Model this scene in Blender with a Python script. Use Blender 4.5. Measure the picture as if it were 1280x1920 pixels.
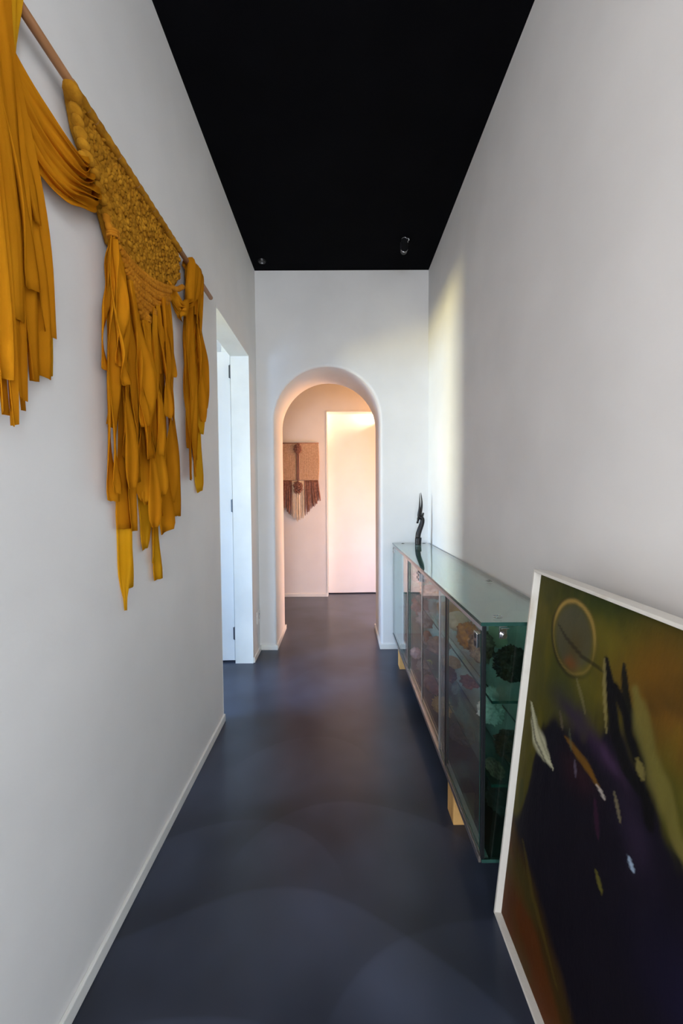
import bpy, bmesh, math, random
import numpy as np
from mathutils import Vector, Matrix, noise

for o in list(bpy.data.objects):
    bpy.data.objects.remove(o, do_unlink=True)
scn = bpy.context.scene
C = scn.collection
PI = math.pi
random.seed(7)

# ------------------------------------------------------------------ camera
def setup_camera():
    f, r = 750.0, math.radians(0.38)
    Yc = Vector(((637 - 640) / f, (960 - 929) / f, -1)).normalized()
    Zc = Vector((-math.sin(r), math.cos(r), 0))
    Zc = (Zc - Zc.dot(Yc) * Yc).normalized()
    Xc = Yc.cross(Zc)
    R = Matrix((Xc, Yc, Zc))            # rows: world axes seen from the camera = world-from-camera
    cam = bpy.data.cameras.new('camera'); co = bpy.data.objects.new('camera', cam); C.objects.link(co)
    cam.sensor_fit = 'VERTICAL'; cam.sensor_height = 36; cam.sensor_width = 24
    cam.lens = f / 1920 * 36; cam.clip_start = 0.02; cam.clip_end = 60
    co.matrix_world = Matrix.Translation((0, 0, 1.15)) @ R.to_4x4()
    scn.camera = co
setup_camera()

# ------------------------------------------------------------------ world, exposure, lights
scn.view_settings.view_transform = 'Standard'
scn.view_settings.look = 'None'
scn.view_settings.gamma = 1
scn.view_settings.use_curve_mapping = False
scn.view_settings.exposure = 0.0
scn.cycles.transparent_max_bounces = 40
w = bpy.data.worlds.new('world'); scn.world = w; w.use_nodes = True
w.node_tree.nodes['Background'].inputs[0].default_value = (0.75, 0.85, 1.0, 1)
w.node_tree.nodes['Background'].inputs[1].default_value = 0.35

def area(name, loc, look, sx, sy, power, color, spread=180):
    l = bpy.data.lights.new(name, 'AREA'); l.shape = 'RECTANGLE'; l.size = sx; l.size_y = sy
    l.energy = power; l.color = color; l.spread = math.radians(spread)
    o = bpy.data.objects.new(name, l); C.objects.link(o); o.location = loc
    d = Vector(look) - Vector(loc)
    o.rotation_euler = d.to_track_quat('-Z', 'Y').to_euler()
    return o
# daylight behind the side-room window: sky above, sunlit lawn below
area('sky_light', (-5.2, 1.05, 2.25), (-0.6, 2.3, 0.7), 1.8, 2.2, 560, (0.40, 0.64, 1.0))
area('lawn_light', (-5.4, 1.35, 1.00), (-1.2, 2.1, 1.9), 1.3, 0.7, 420, (1.0, 0.88, 0.40))
area('side_fill_light', (-1.75, -0.62, 1.05), (-0.45, 2.95, 0.75), 0.7, 1.0, 28, (0.34, 0.60, 1.0))  # added blue fill behind an invented opening, to tint the far wall
# daylight from the room behind the camera, plus added fills in invented side gaps
area('rear_daylight', (0.0, -3.6, 1.35), (0.0, 2.0, 1.75), 1.1, 1.7, 90, (0.86, 0.92, 1.0))
area('right_fill_light', (1.05, -1.15, 1.15), (-0.6, 0.9, 1.15), 0.9, 1.9, 62, (0.80, 0.90, 1.0))
area('left_fill_light', (-1.0, -1.15, 1.6), (0.65, 0.6, 2.5), 0.9, 1.0, 66, (1.0, 0.95, 0.90))
# warm sun-filled crossing beyond the arch
area('crossing_sun', (1.9, 3.95, 1.45), (-0.5, 4.3, 1.35), 0.9, 1.2, 60, (1.0, 0.44, 0.08))
area('crossing_sky', (1.3, 3.75, 0.50), (0.0, 4.5, 0.30), 0.7, 0.8, 17, (0.6, 0.66, 1.0))
area('transom_beam', (0.60, 4.600, 2.072), (0.0, 4.69, 2.03), 0.02, 0.02, 1.2, (1.0, 0.86, 0.55), 50)

# ------------------------------------------------------------------ materials
def srgb(r, g, b):
    f = lambda c: (c / 255 / 12.92) if c / 255 <= .04045 else ((c / 255 + .055) / 1.055) ** 2.4
    return (f(r), f(g), f(b), 1)

def base_mat(name, col, rough=0.5, metal=0.0, spec=0.5):
    m = bpy.data.materials.new(name); m.use_nodes = True
    b = m.node_tree.nodes['Principled BSDF']
    b.inputs['Base Color'].default_value = col
    b.inputs['Roughness'].default_value = rough
    b.inputs['Metallic'].default_value = metal
    b.inputs['Specular IOR Level'].default_value = spec
    return m

def noise_mat(name, c1, c2, scale=8, rough=0.6, bump=0.0, bscale=None, dist=0.0, metal=0.0, spec=0.4, bdist=0.005, stretch=(1, 1, 1), p0=.35, p1=.65):
    m = base_mat(name, c1, rough, metal, spec); nt = m.node_tree; N, L = nt.nodes, nt.links
    b = N['Principled BSDF']
    tc = N.new('ShaderNodeTexCoord'); mp = N.new('ShaderNodeMapping'); mp.inputs['Scale'].default_value = stretch
    L.new(tc.outputs['Object'], mp.inputs['Vector'])
    n = N.new('ShaderNodeTexNoise'); n.inputs['Scale'].default_value = scale; n.inputs['Detail'].default_value = 6
    n.inputs['Distortion'].default_value = dist
    L.new(mp.outputs[0], n.inputs['Vector'])
    cr = N.new('ShaderNodeValToRGB'); cr.color_ramp.elements[0].position = p0; cr.color_ramp.elements[1].position = p1
    cr.color_ramp.elements[0].color = c1; cr.color_ramp.elements[1].color = c2
    L.new(n.outputs['Fac'], cr.inputs['Fac']); L.new(cr.outputs['Color'], b.inputs['Base Color'])
    if bump:
        n2 = N.new('ShaderNodeTexNoise'); n2.inputs['Scale'].default_value = bscale or scale * 4; n2.inputs['Detail'].default_value = 5
        L.new(mp.outputs[0], n2.inputs['Vector'])
        bp = N.new('ShaderNodeBump'); bp.inputs['Strength'].default_value = bump; bp.inputs['Distance'].default_value = bdist
        L.new(n2.outputs['Fac'], bp.inputs['Height']); L.new(bp.outputs[0], b.inputs['Normal'])
    return m

M = {}
M['plaster'] = noise_mat('plaster', srgb(226, 224, 222), srgb(232, 230, 228), 3, 0.75, 0.18, 60, bdist=0.002, spec=.25)
M['white_paint'] = noise_mat('white_paint', srgb(236, 236, 232), srgb(228, 228, 224), 5, 0.45, 0.05, 60, spec=.4)
M['door_paint'] = noise_mat('door_paint', srgb(232, 232, 232), srgb(226, 226, 226), 3, 0.4, 0.03, 40)
M['ceiling_black'] = noise_mat('ceiling_black', srgb(8, 8, 11), srgb(11, 11, 14), 6, 0.9, 0.1, 60, spec=.05)

def floor_mat():
    m = base_mat('polished_microcement', srgb(62, 66, 76), .34, 0, .42); nt = m.node_tree; N, L = nt.nodes, nt.links
    b = N['Principled BSDF']; tc = N.new('ShaderNodeTexCoord')
    n = N.new('ShaderNodeTexNoise'); n.inputs['Scale'].default_value = 1.6; n.inputs['Detail'].default_value = 3; n.inputs['Distortion'].default_value = 0
    nw = N.new('ShaderNodeTexNoise'); nw.inputs['Scale'].default_value = 1.8; nw.inputs['Detail'].default_value = 0.0; L.new(tc.outputs['Object'], nw.inputs['Vector'])
    L.new(tc.outputs['Object'], n.inputs['Vector'])
    # trowel sweeps: overlapping arcs, each with a soft dark outer rim
    wp = N.new('ShaderNodeVectorMath'); wp.operation = 'MULTIPLY_ADD'
    L.new(nw.outputs['Color'], wp.inputs[0]); wp.inputs[1].default_value = (.12, .12, 0); L.new(tc.outputs['Object'], wp.inputs[2])
    prev = None
    for (ax, ay, ar, aw, st) in ((-.16, .42, .72, .16, .55), (-.26, .22, .66, .14, .55), (.44, .62, .46, .12, .45), (-.32, 1.00, .40, .10, .45), (.12, 1.05, .44, .12, .5), (-.1, 1.62, .30, .12, .3), (.10, 2.3, .40, .16, .25), (-.2, 3.6, .45, .16, .3)):
        sb = N.new('ShaderNodeVectorMath'); sb.operation = 'SUBTRACT'; L.new(wp.outputs[0], sb.inputs[0]); sb.inputs[1].default_value = (ax, ay, 0)
        ln = N.new('ShaderNodeVectorMath'); ln.operation = 'LENGTH'; L.new(sb.outputs[0], ln.inputs[0])
        mr = N.new('ShaderNodeMapRange'); mr.interpolation_type = 'SMOOTHSTEP'; mr.inputs[1].default_value = ar + .05; mr.inputs[2].default_value = ar + .05 + aw
        mr.inputs[3].default_value = 1 - st * .75; mr.inputs[4].default_value = 1.0; L.new(ln.outputs['Value'], mr.inputs[0])
        ed = N.new('ShaderNodeMapRange'); ed.interpolation_type = 'SMOOTHSTEP'; ed.inputs[1].default_value = ar + .015; ed.inputs[2].default_value = ar + .052
        ed.inputs[3].default_value = 1.0; ed.inputs[4].default_value = 0.0; L.new(ln.outputs['Value'], ed.inputs[0])
        mxx = N.new('ShaderNodeMath'); mxx.operation = 'MAXIMUM'; L.new(mr.outputs[0], mxx.inputs[0]); L.new(ed.outputs[0], mxx.inputs[1])
        sy = N.new('ShaderNodeSeparateXYZ'); L.new(sb.outputs[0], sy.inputs[0])      # only the far side of a sweep was pressed in
        mk = N.new('ShaderNodeMapRange'); mk.interpolation_type = 'SMOOTHSTEP'; mk.inputs[1].default_value = ar * .25; mk.inputs[2].default_value = ar * .85; L.new(sy.outputs['Y'], mk.inputs[0])
        lp = N.new('ShaderNodeMix'); lp.data_type = 'FLOAT'; lp.inputs[2].default_value = 1.0; L.new(mk.outputs[0], lp.inputs[0]); L.new(mxx.outputs[0], lp.inputs[3]); mxx = lp
        if prev is None: prev = mxx.outputs[0]
        else:
            mm = N.new('ShaderNodeMath'); mm.operation = 'MULTIPLY'; L.new(prev, mm.inputs[0]); L.new(mxx.outputs[0], mm.inputs[1]); prev = mm.outputs[0]
    cr = N.new('ShaderNodeCombineColor'); [L.new(prev, cr.inputs[q]) for q in range(3)]
    c2 = N.new('ShaderNodeValToRGB'); c2.color_ramp.elements[0].color = srgb(20, 23, 33); c2.color_ramp.elements[1].color = srgb(80, 89, 112)
    c2.color_ramp.elements[0].position = .1; c2.color_ramp.elements[1].position = .9; c2.color_ramp.interpolation = 'EASE'
    L.new(n.outputs['Fac'], c2.inputs['Fac'])
    mx = N.new('ShaderNodeMix'); mx.data_type = 'RGBA'; mx.blend_type = 'MULTIPLY'; mx.inputs[0].default_value = .85
    L.new(c2.outputs[0], mx.inputs[6]); L.new(cr.outputs[0], mx.inputs[7]); L.new(mx.outputs[2], b.inputs['Base Color'])
    rr = N.new('ShaderNodeMapRange'); rr.inputs[1].default_value = .3; rr.inputs[2].default_value = .7; rr.inputs[3].default_value = .22; rr.inputs[4].default_value = .36
    L.new(n.outputs['Fac'], rr.inputs[0]); b.inputs['Roughness'].default_value = .29
    bp = N.new('ShaderNodeBump'); bp.inputs['Strength'].default_value = .04; bp.inputs['Distance'].default_value = .002
    fn = N.new('ShaderNodeTexNoise'); fn.inputs['Scale'].default_value = 5; L.new(tc.outputs['Object'], fn.inputs['Vector'])
    L.new(fn.outputs['Fac'], bp.inputs['Height']); L.new(bp.outputs[0], b.inputs['Normal'])
    return m
M['floor'] = floor_mat()

def fabric_mat(name, c1, c2, trans=.35):
    m = bpy.data.materials.new(name); m.use_nodes = True; nt = m.node_tree; N, L = nt.nodes, nt.links
    N.remove(N['Principled BSDF']); out = N['Material Output']
    tc = N.new('ShaderNodeTexCoord'); n = N.new('ShaderNodeTexNoise'); n.inputs['Scale'].default_value = 14; n.inputs['Detail'].default_value = 4
    mp = N.new('ShaderNodeMapping'); mp.inputs['Scale'].default_value = (1, 1, .25); L.new(tc.outputs['Object'], mp.inputs[0]); L.new(mp.outputs[0], n.inputs['Vector'])
    cr = N.new('ShaderNodeValToRGB'); cr.color_ramp.elements[0].color = c1; cr.color_ramp.elements[1].color = c2
    cr.color_ramp.elements[0].position = .35; cr.color_ramp.elements[1].position = .65; L.new(n.outputs['Fac'], cr.inputs['Fac'])
    wv = N.new('ShaderNodeTexNoise'); wv.inputs['Scale'].default_value = 420; L.new(tc.outputs['Object'], wv.inputs['Vector'])
    bp = N.new('ShaderNodeBump'); bp.inputs['Strength'].default_value = .25; bp.inputs['Distance'].default_value = .001; L.new(wv.outputs['Fac'], bp.inputs['Height'])
    d = N.new('ShaderNodeBsdfDiffuse'); t = N.new('ShaderNodeBsdfTranslucent'); mx = N.new('ShaderNodeMixShader'); mx.inputs[0].default_value = trans
    for s in (d, t): L.new(cr.outputs[0], s.inputs['Color']); L.new(bp.outputs[0], s.inputs['Normal'])
    L.new(d.outputs[0], mx.inputs[1]); L.new(t.outputs[0], mx.inputs[2]); L.new(mx.outputs[0], out.inputs[0])
    return m
M['mustard'] = fabric_mat('mustard_cotton', srgb(206, 132, 24), srgb(222, 150, 30))
M['mustard_sheer'] = fabric_mat('mustard_sheer', srgb(240, 184, 34), srgb(246, 198, 52), .5)
M['ochre'] = fabric_mat('ochre_cotton', srgb(206, 128, 26), srgb(218, 142, 30), .2)
M['wool'] = noise_mat('ochre_wool', srgb(150, 98, 20), srgb(190, 132, 34), 30, .95, .5, 200, spec=.1, bdist=.003)
M['cord'] = noise_mat('ochre_cord', srgb(176, 110, 24), srgb(198, 128, 32), 30, .9, .4, 160, spec=.1, bdist=.002)
M['rod_wood'] = noise_mat('rod_wood', srgb(150, 104, 66), srgb(176, 128, 88), 12, .5, .1, 60, stretch=(4, .4, 4))
M['pine'] = noise_mat('pine_block', srgb(196, 146, 84), srgb(224, 178, 112), 10, .6, .2, 50, stretch=(1, 5, .6))
M['frame_white'] = noise_mat('worn_white_frame', srgb(196, 186, 170), srgb(224, 220, 212), 9, .6, .25, 70, stretch=(1, 1, .6), p0=.28, p1=.42)
M['aluminium'] = noise_mat('brushed_aluminium', srgb(190, 188, 190), srgb(205, 203, 205), 20, .32, metal=1.0)
M['steel'] = base_mat('dull_steel', srgb(92, 96, 102), .35, 1.0)
M['chrome'] = base_mat('chrome', srgb(214, 214, 218), .14, 1.0)
M['dark_metal'] = base_mat('dark_seal', srgb(34, 38, 42), .35, .4)
M['ebony'] = noise_mat('ebony_wood', srgb(10, 8, 10), srgb(20, 15, 16), 30, .34, .2, 40, spec=.3, stretch=(1, 1, .3))
M['black_plastic'] = base_mat('black_plastic', srgb(14, 14, 16), .35)
M['grey_line'] = base_mat('socket_seam', srgb(120, 122, 130), .6)
M['canvas_back'] = base_mat('canvas_back', srgb(120, 108, 90), .9)

def glass_mat(name, tint, rough=0.0, power=5.0):
    m = bpy.data.materials.new(name); m.use_nodes = True; nt = m.node_tree; N, L = nt.nodes, nt.links
    N.remove(N['Principled BSDF']); out = N['Material Output']
    t = N.new('ShaderNodeBsdfTransparent'); t.inputs[0].default_value = tint
    g = N.new('ShaderNodeBsdfGlossy'); g.inputs['Roughness'].default_value = rough; g.inputs[0].default_value = (1, 1, 1, 1)
    lw = N.new('ShaderNodeLayerWeight'); lw.inputs[0].default_value = .5
    pw = N.new('ShaderNodeMath'); pw.operation = 'POWER'; pw.inputs[1].default_value = power; L.new(lw.outputs['Facing'], pw.inputs[0])
    ma = N.new('ShaderNodeMath'); ma.operation = 'MULTIPLY_ADD'; ma.inputs[1].default_value = .92; ma.inputs[2].default_value = .045; L.new(pw.outputs[0], ma.inputs[0])
    mx = N.new('ShaderNodeMixShader'); L.new(ma.outputs[0], mx.inputs[0])
    L.new(t.outputs[0], mx.inputs[1]); L.new(g.outputs[0], mx.inputs[2]); L.new(mx.outputs[0], out.inputs[0])
    return m
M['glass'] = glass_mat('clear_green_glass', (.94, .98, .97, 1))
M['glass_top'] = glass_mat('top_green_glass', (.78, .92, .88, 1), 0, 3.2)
M['glass_end'] = glass_mat('shaded_end_glass', (.50, .72, .67, 1))  # green tint deepened to hold the shade at the cabinet end
M['glass_dark'] = glass_mat('shaded_bottom_glass', (.30, .42, .40, 1))  # tint darkened to carry the shade below the cabinet
M['glass_edge'] = base_mat('polished_glass_edge', srgb(40, 78, 72), .12, 0, .6)

# ------------------------------------------------------------------ mesh helpers
def obj(name, bm, mat, parent=None, smooth=False, bevel=0.0, mats=None):
    me = bpy.data.meshes.new(name); bmesh.ops.recalc_face_normals(bm, faces=bm.faces[:]) if bm.faces else None
    bm.to_mesh(me); bm.free()
    for mm in (mats or [mat]): me.materials.append(mm)
    if smooth:
        for p in me.polygons: p.use_smooth = True
    o = bpy.data.objects.new(name, me); C.objects.link(o)
    if parent: o.parent = parent
    if bevel:
        b = o.modifiers.new('bevel', 'BEVEL'); b.width = bevel; b.segments = 2; b.limit_method = 'ANGLE'
    return o

def box(bm, x0, x1, y0, y1, z0, z1, mi=0):
    v = [bm.verts.new((x, y, z)) for x in (x0, x1) for y in (y0, y1) for z in (z0, z1)]
    fs = []
    for q in ((0, 1, 3, 2), (4, 6, 7, 5), (0, 4, 5, 1), (2, 3, 7, 6), (0, 2, 6, 4), (1, 5, 7, 3)):
        f = bm.faces.new([v[i] for i in q]); f.material_index = mi; fs.append(f)
    return fs

def tube(bm, pts, rad, n=10, cap=True, sx=1.0):
    """tube through pts; rad is a number or a list of radii"""
    pts = [Vector(p) for p in pts]; rings = []; a = None
    for i, p in enumerate(pts):
        d = (pts[min(i + 1, len(pts) - 1)] - pts[max(i - 1, 0)]).normalized()
        if a is None:
            a = d.cross(Vector((0, 0, 1)))
            if a.length < .15: a = d.cross(Vector((1, 0, 0)))
        else: a = a - a.dot(d) * d               # carry the frame along the path
        a.normalize(); b = d.cross(a).normalized()
        r = rad[i] if isinstance(rad, (list, tuple)) else rad
        rings.append([bm.verts.new(p + r * (math.cos(t) * a * sx + math.sin(t) * b)) for t in [2 * PI * k / n for k in range(n)]])
    for i in range(len(rings) - 1):
        for k in range(n):
            bm.faces.new((rings[i][k], rings[i][(k + 1) % n], rings[i + 1][(k + 1) % n], rings[i + 1][k]))
    if cap:
        bm.faces.new(rings[0]); bm.faces.new(rings[-1][::-1])

def smooth_path(pts, n):
    """Catmull-Rom resample"""
    P = [Vector(p) for p in pts]; P = [2 * P[0] - P[1]] + P + [2 * P[-1] - P[-2]]; out = []
    m = len(P) - 3
    for k in range(n + 1):
        u = k / n * m; i = min(int(u), m - 1); t = u - i; a, b, c, d = P[i:i + 4]
        out.append(.5 * ((2 * b) + (-a + c) * t + (2 * a - 5 * b + 4 * c - d) * t * t + (-a + 3 * b - 3 * c + d) * t ** 3))
    return out

def blob(bm, c, r, sub=2, amp=0.0, fr=3.0, seed=0, rot=None, ridged=False):
    """ellipsoid with noise displacement"""
    g = bmesh.ops.create_icosphere(bm, subdivisions=sub, radius=1.0)
    off = Vector((seed * 3.1, seed * 1.7, seed * 5.3))
    for v in g['verts']:
        n = v.co.normalized()
        k = 1.0
        if amp:
            q = noise.noise(n * fr + off) + .5 * noise.noise(n * fr * 2.3 + off)
            if ridged: q += .6 * (abs(noise.noise(n * fr * 4 + off)) * 2 - .5)
            k += amp * q
        p = Vector((n.x * r[0], n.y * r[1], n.z * r[2])) * k
        if rot: p = rot @ p
        v.co = p + Vector(c)
    return g['verts']

def empty(name, loc, label, cat, group=None):
    o = bpy.data.objects.new(name, None); C.objects.link(o); o.location = loc; o.empty_display_size = .05
    return tag(o, label, cat, group)
def tag(o, label, cat, group=None):
    o['label'] = label; o['category'] = cat
    if group: o['group'] = group
    return o
def struct(name, bm, mat, smooth=False, bevel=0.0, label=None):
    o = obj(name, bm, mat, None, smooth, bevel); o['kind'] = 'structure'
    if label: o['label'] = label
    return o
def child(root, name, bm, mat, smooth=False, bevel=0.0, mats=None, label=None):
    """part given in world coordinates, stored relative to its parent"""
    base = Vector(root.location); q = root.parent
    while q: base += Vector(q.location); q = q.parent
    bmesh.ops.translate(bm, verts=bm.verts[:], vec=-base)
    o = obj(name, bm, mat, root, smooth, bevel, mats)
    if label: o['label'] = label
    return o

# ------------------------------------------------------------------ the shell
XL, XR, ZC, YF = -0.603, 0.650, 2.77, 2.95
bm = bmesh.new(); box(bm, -3.4, 3.2, -4.2, 5.6, -.06, 0); struct('floor', bm, M['floor'], label='dark blue-grey polished cement floor')
bm = bmesh.new(); box(bm, -.72, .80, -4.1, 2.96, ZC, ZC + .05); box(bm, -2.2, 2.6, 3.40, 5.0, ZC, ZC + .05)
struct('ceiling', bm, M['ceiling_black'], label='matt black ceiling')
DY0, DY1, DZ = 2.005, 2.715, 2.088       # doorway in the left wall
bm = bmesh.new()
for a, b, z0 in ((-4.1, -1.6, 0), (-1.6, -.7, 2.1), (-.7, DY0, 0)): box(bm, -.72, XL, a, b, z0, ZC + .05)  # gap behind the camera opened for the added left fill
box(bm, -.72, XL, DY1, YF + .05, 0, ZC + .05); box(bm, -.72, XL, DY0, DY1, DZ, ZC + .05)
struct('wall_left', bm, M['plaster'], label='white plaster wall')
bm = bmesh.new()
for a, b, z0 in ((-4.1, -1.6, 0), (-1.6, -.7, 2.1), (-.7, YF + .05, 0)): box(bm, XR, .80, a, b, z0, ZC + .05)  # matching unseen gap for the added right fill
struct('wall_right', bm, M['plaster'], label='white plaster wall')
bm = bmesh.new(); box(bm, -.72, .80, -4.2, -4.1, 0, ZC + .05); struct('wall_rear', bm, M['plaster'])

def arch_wall():
    cx, R, zs, y0, y1 = -.0885, .3915, 1.697, YF, 3.415
    prof = []
    for k in range(9): prof.append((cx - R, zs * k / 8, -1, 0))
    for k in range(1, 48):
        a = PI - PI * k / 48; prof.append((cx + R * math.cos(a), zs + R * math.sin(a), math.cos(a), math.sin(a)))
    for k in range(9): prof.append((cx + R, zs * (1 - k / 8), 1, 0))
    xa, xb, zt = -.95, .95, ZC + .05
    def outer(x, z, nx, nz):
        if nz < 1e-6: return (xa if nx < 0 else xb, z)
        # radial hit with the outer rectangle
        t = min(((xb - cx) if nx > 0 else (cx - xa)) / max(abs(nx), 1e-6), (zt - zs) / nz)
        return (cx + nx * t, zs + nz * t)
    bm = bmesh.new(); r = .018
    ring_off = [(r, 0)] + [(r * (1 - math.sin(a)), r * (1 - math.cos(a))) for a in [PI / 2 * k / 5 for k in range(1, 6)]]
    cols = []
    for (x, z, nx, nz) in prof:
        col = []; ox, oz = outer(x, z, nx, nz)
        col.append((ox, y0, oz))
        for d, dy in ring_off: col.append((x + nx * d, y0 + dy, z + nz * d))
        for d, dy in reversed(ring_off): col.append((x + nx * d, y1 - dy, z + nz * d))
        col.append((ox, y1, oz))
        cols.append([bm.verts.new(p) for p in col])
    for i in range(len(cols) - 1):
        for k in range(len(cols[0]) - 1):
            bm.faces.new((cols[i][k], cols[i + 1][k], cols[i + 1][k + 1], cols[i][k + 1]))
    # the rectangle corners
    for sx, i0 in ((xa, None), (xb, None)):
        for yy, idx in ((y0, 0), (y1, -1)):
            for i in range(len(cols) - 1):
                a, b = cols[i][idx].co, cols[i + 1][idx].co
                if (abs(a.x - sx) < 1e-4) != (abs(b.x - sx) < 1e-4) and (abs(a.z - zt) < 1e-4 or abs(b.z - zt) < 1e-4):
                    v = bm.verts.new((sx, yy, zt)); bm.faces.new((cols[i][idx], cols[i + 1][idx], v))
    return bm
o = struct('wall_far', arch_wall(), M['plaster'], label='white plaster wall with a round-topped archway')
for p in o.data.polygons: p.use_smooth = True
o.data.set_sharp_from_angle(angle=math.radians(50))

# crossing beyond the arch
YB = 4.515; OX0, OX1, OZ = -.150, .80, 2.092
bm = bmesh.new(); box(bm, -2.2, OX0, YB, YB + .13, 0, ZC + .05); box(bm, OX1, 2.6, YB, YB + .13, 0, ZC + .05); box(bm, OX0, OX1, YB, YB + .13, OZ, ZC + .05)
box(bm, -2.2, 2.6, YB + .5, YB + .6, 0, ZC + .05)
struct('wall_back', bm, M['plaster'], label='white plaster wall beyond the archway')
bm = bmesh.new(); box(bm, -2.3, -2.2, 3.40, 5.1, 0, ZC + .05); struct('wall_crossing_left', bm, M['plaster'])
bm = bmesh.new(); box(bm, 2.6, 2.7, 3.40, 5.1, 0, ZC + .05); struct('wall_crossing_right', bm, M['plaster'])
bm = bmesh.new(); box(bm, -2.2, -.9, 3.30, 3.40, 0, ZC + .05); box(bm, .9, 2.6, 3.30, 3.40, 0, ZC + .05); struct('wall_crossing_front', bm, M['plaster'])

# side room seen through the left doorway, with its window
SX = -3.0; WY0, WY1, WZ0, WZ1 = 0.70, 1.93, 0.85, 2.3
bm = bmesh.new()
box(bm, SX - .1, SX, -.4, WY0, 0, 2.8); box(bm, SX - .1, SX, WY1, 3.9, 0, 2.8); box(bm, SX - .1, SX, WY0, WY1, 0, WZ0); box(bm, SX - .1, SX, WY0, WY1, WZ1, 2.8)
box(bm, SX, -.72, 3.8, 3.9, 0, 2.8); 
for a, b, c, d in ((SX, -2.15, 0, 2.8), (-1.35, -.72, 0, 2.8), (-2.15, -1.35, 0, .5), (-2.15, -1.35, 1.6, 2.8)): box(bm, a, b, -.5, -.4, c, d)  # opening invented to let the added blue fill through
struct('wall_side_room', bm, M['plaster'], label='white wall of the side room')
bm = bmesh.new(); box(bm, SX - .1, -.72, -.5, 3.9, 2.8, 2.85); struct('ceiling_side_room', bm, M['white_paint'])
bm = bmesh.new()
for (a, b, c, d) in ((WY0, WY1, WZ0, WZ0 + .05), (WY0, WY1, WZ1 - .05, WZ1), (WY0, WY0 + .05, WZ0, WZ1), (WY1 - .05, WY1, WZ0, WZ1)):
    box(bm, SX - .08, SX - .03, a, b, c, d)
struct('window_1', bm, M['white_paint'])

# doorway lining, leaf and hinges
bm = bmesh.new()
box(bm, -.725, XL + .001, DY1 - .006, DY1 + .001, 0, DZ); box(bm, -.725, XL + .001, DY0, DY0 + .004, 0, DZ); box(bm, -.725, XL + .001, DY0, DY1, DZ - .006, DZ + .001)
struct('trim_1', bm, M['white_paint'], label='white painted lining of the left doorway')
door = bpy.data.objects.new('door_1', None); C.objects.link(door); door.location = (-.735, 2.735, 0); door['kind'] = 'structure'; door['label'] = 'white door standing open into the side room'
bm = bmesh.new(); box(bm, -.735 - .72, -.735, 2.735, 2.775, .012, 2.118); leaf = child(door, 'door_leaf', bm, M['door_paint'], bevel=.002)
for hz in (1.985, 1.085, .205):
    bm = bmesh.new(); tube(bm, [(-.729, 2.722, hz - .045), (-.729, 2.722, hz + .045)], .006, 12); box(bm, -.741, -.716, 2.7215, 2.7245, hz - .042, hz + .042)
    for k in (-.015, .015): tube(bm, [(-.729, 2.722, hz + k - .001), (-.729, 2.722, hz + k + .001)], .0068, 12)
    child(door, 'hinge', bm, M['steel'], label='steel hinge')
door.rotation_euler = (0, 0, math.radians(3.5))
bm = bmesh.new(); box(bm, -.80, -.72, DY1 + .05, DY1 + .07, 0, 2.2); struct('trim_2', bm, M['white_paint'])

# far door beyond the arch
d2 = bpy.data.objects.new('door_2', None); C.objects.link(d2); d2.location = (OX0 + .012, YB + .125, 0); d2['kind'] = 'structure'; d2['label'] = 'white flush door beyond the archway'
bm = bmesh.new(); box(bm, OX0 + .012, OX0 + .90, YB + .125, YB + .165, .012, OZ + .02); child(d2, 'door_leaf', bm, M['door_paint'])
d2.rotation_euler = (0, 0, math.radians(1.5))
bm = bmesh.new(); box(bm, OX0 - .002, OX0 + .010, YB - .004, YB + .13, 0, OZ); box(bm, OX0, OX1, YB - .004, YB + .13, OZ - .008, OZ + .004)
struct('trim_3', bm, M['white_paint'])

# skirting boards
SH, ST = .038, .011
def skirt(name, segs):
    bm = bmesh.new()
    for s in segs: box(bm, *s, 0, SH)
    struct(name, bm, M['white_paint'], bevel=.003)
skirt('baseboard_left', [(XL, XL + ST, -.7, DY0 + .002), (XL, XL + ST, DY1, YF)])
skirt('baseboard_right', [(XR - ST, XR, -.7, YF)])
skirt('baseboard_far', [(XL + ST, -.469, YF - ST, YF + .002), (.292, XR - ST, YF - ST, YF + .002), (-.481, -.469, YF, 3.425), (.292, .304, YF, 3.425)])
skirt('baseboard_back', [(-2.2, OX0, YB - ST, YB)])

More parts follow.
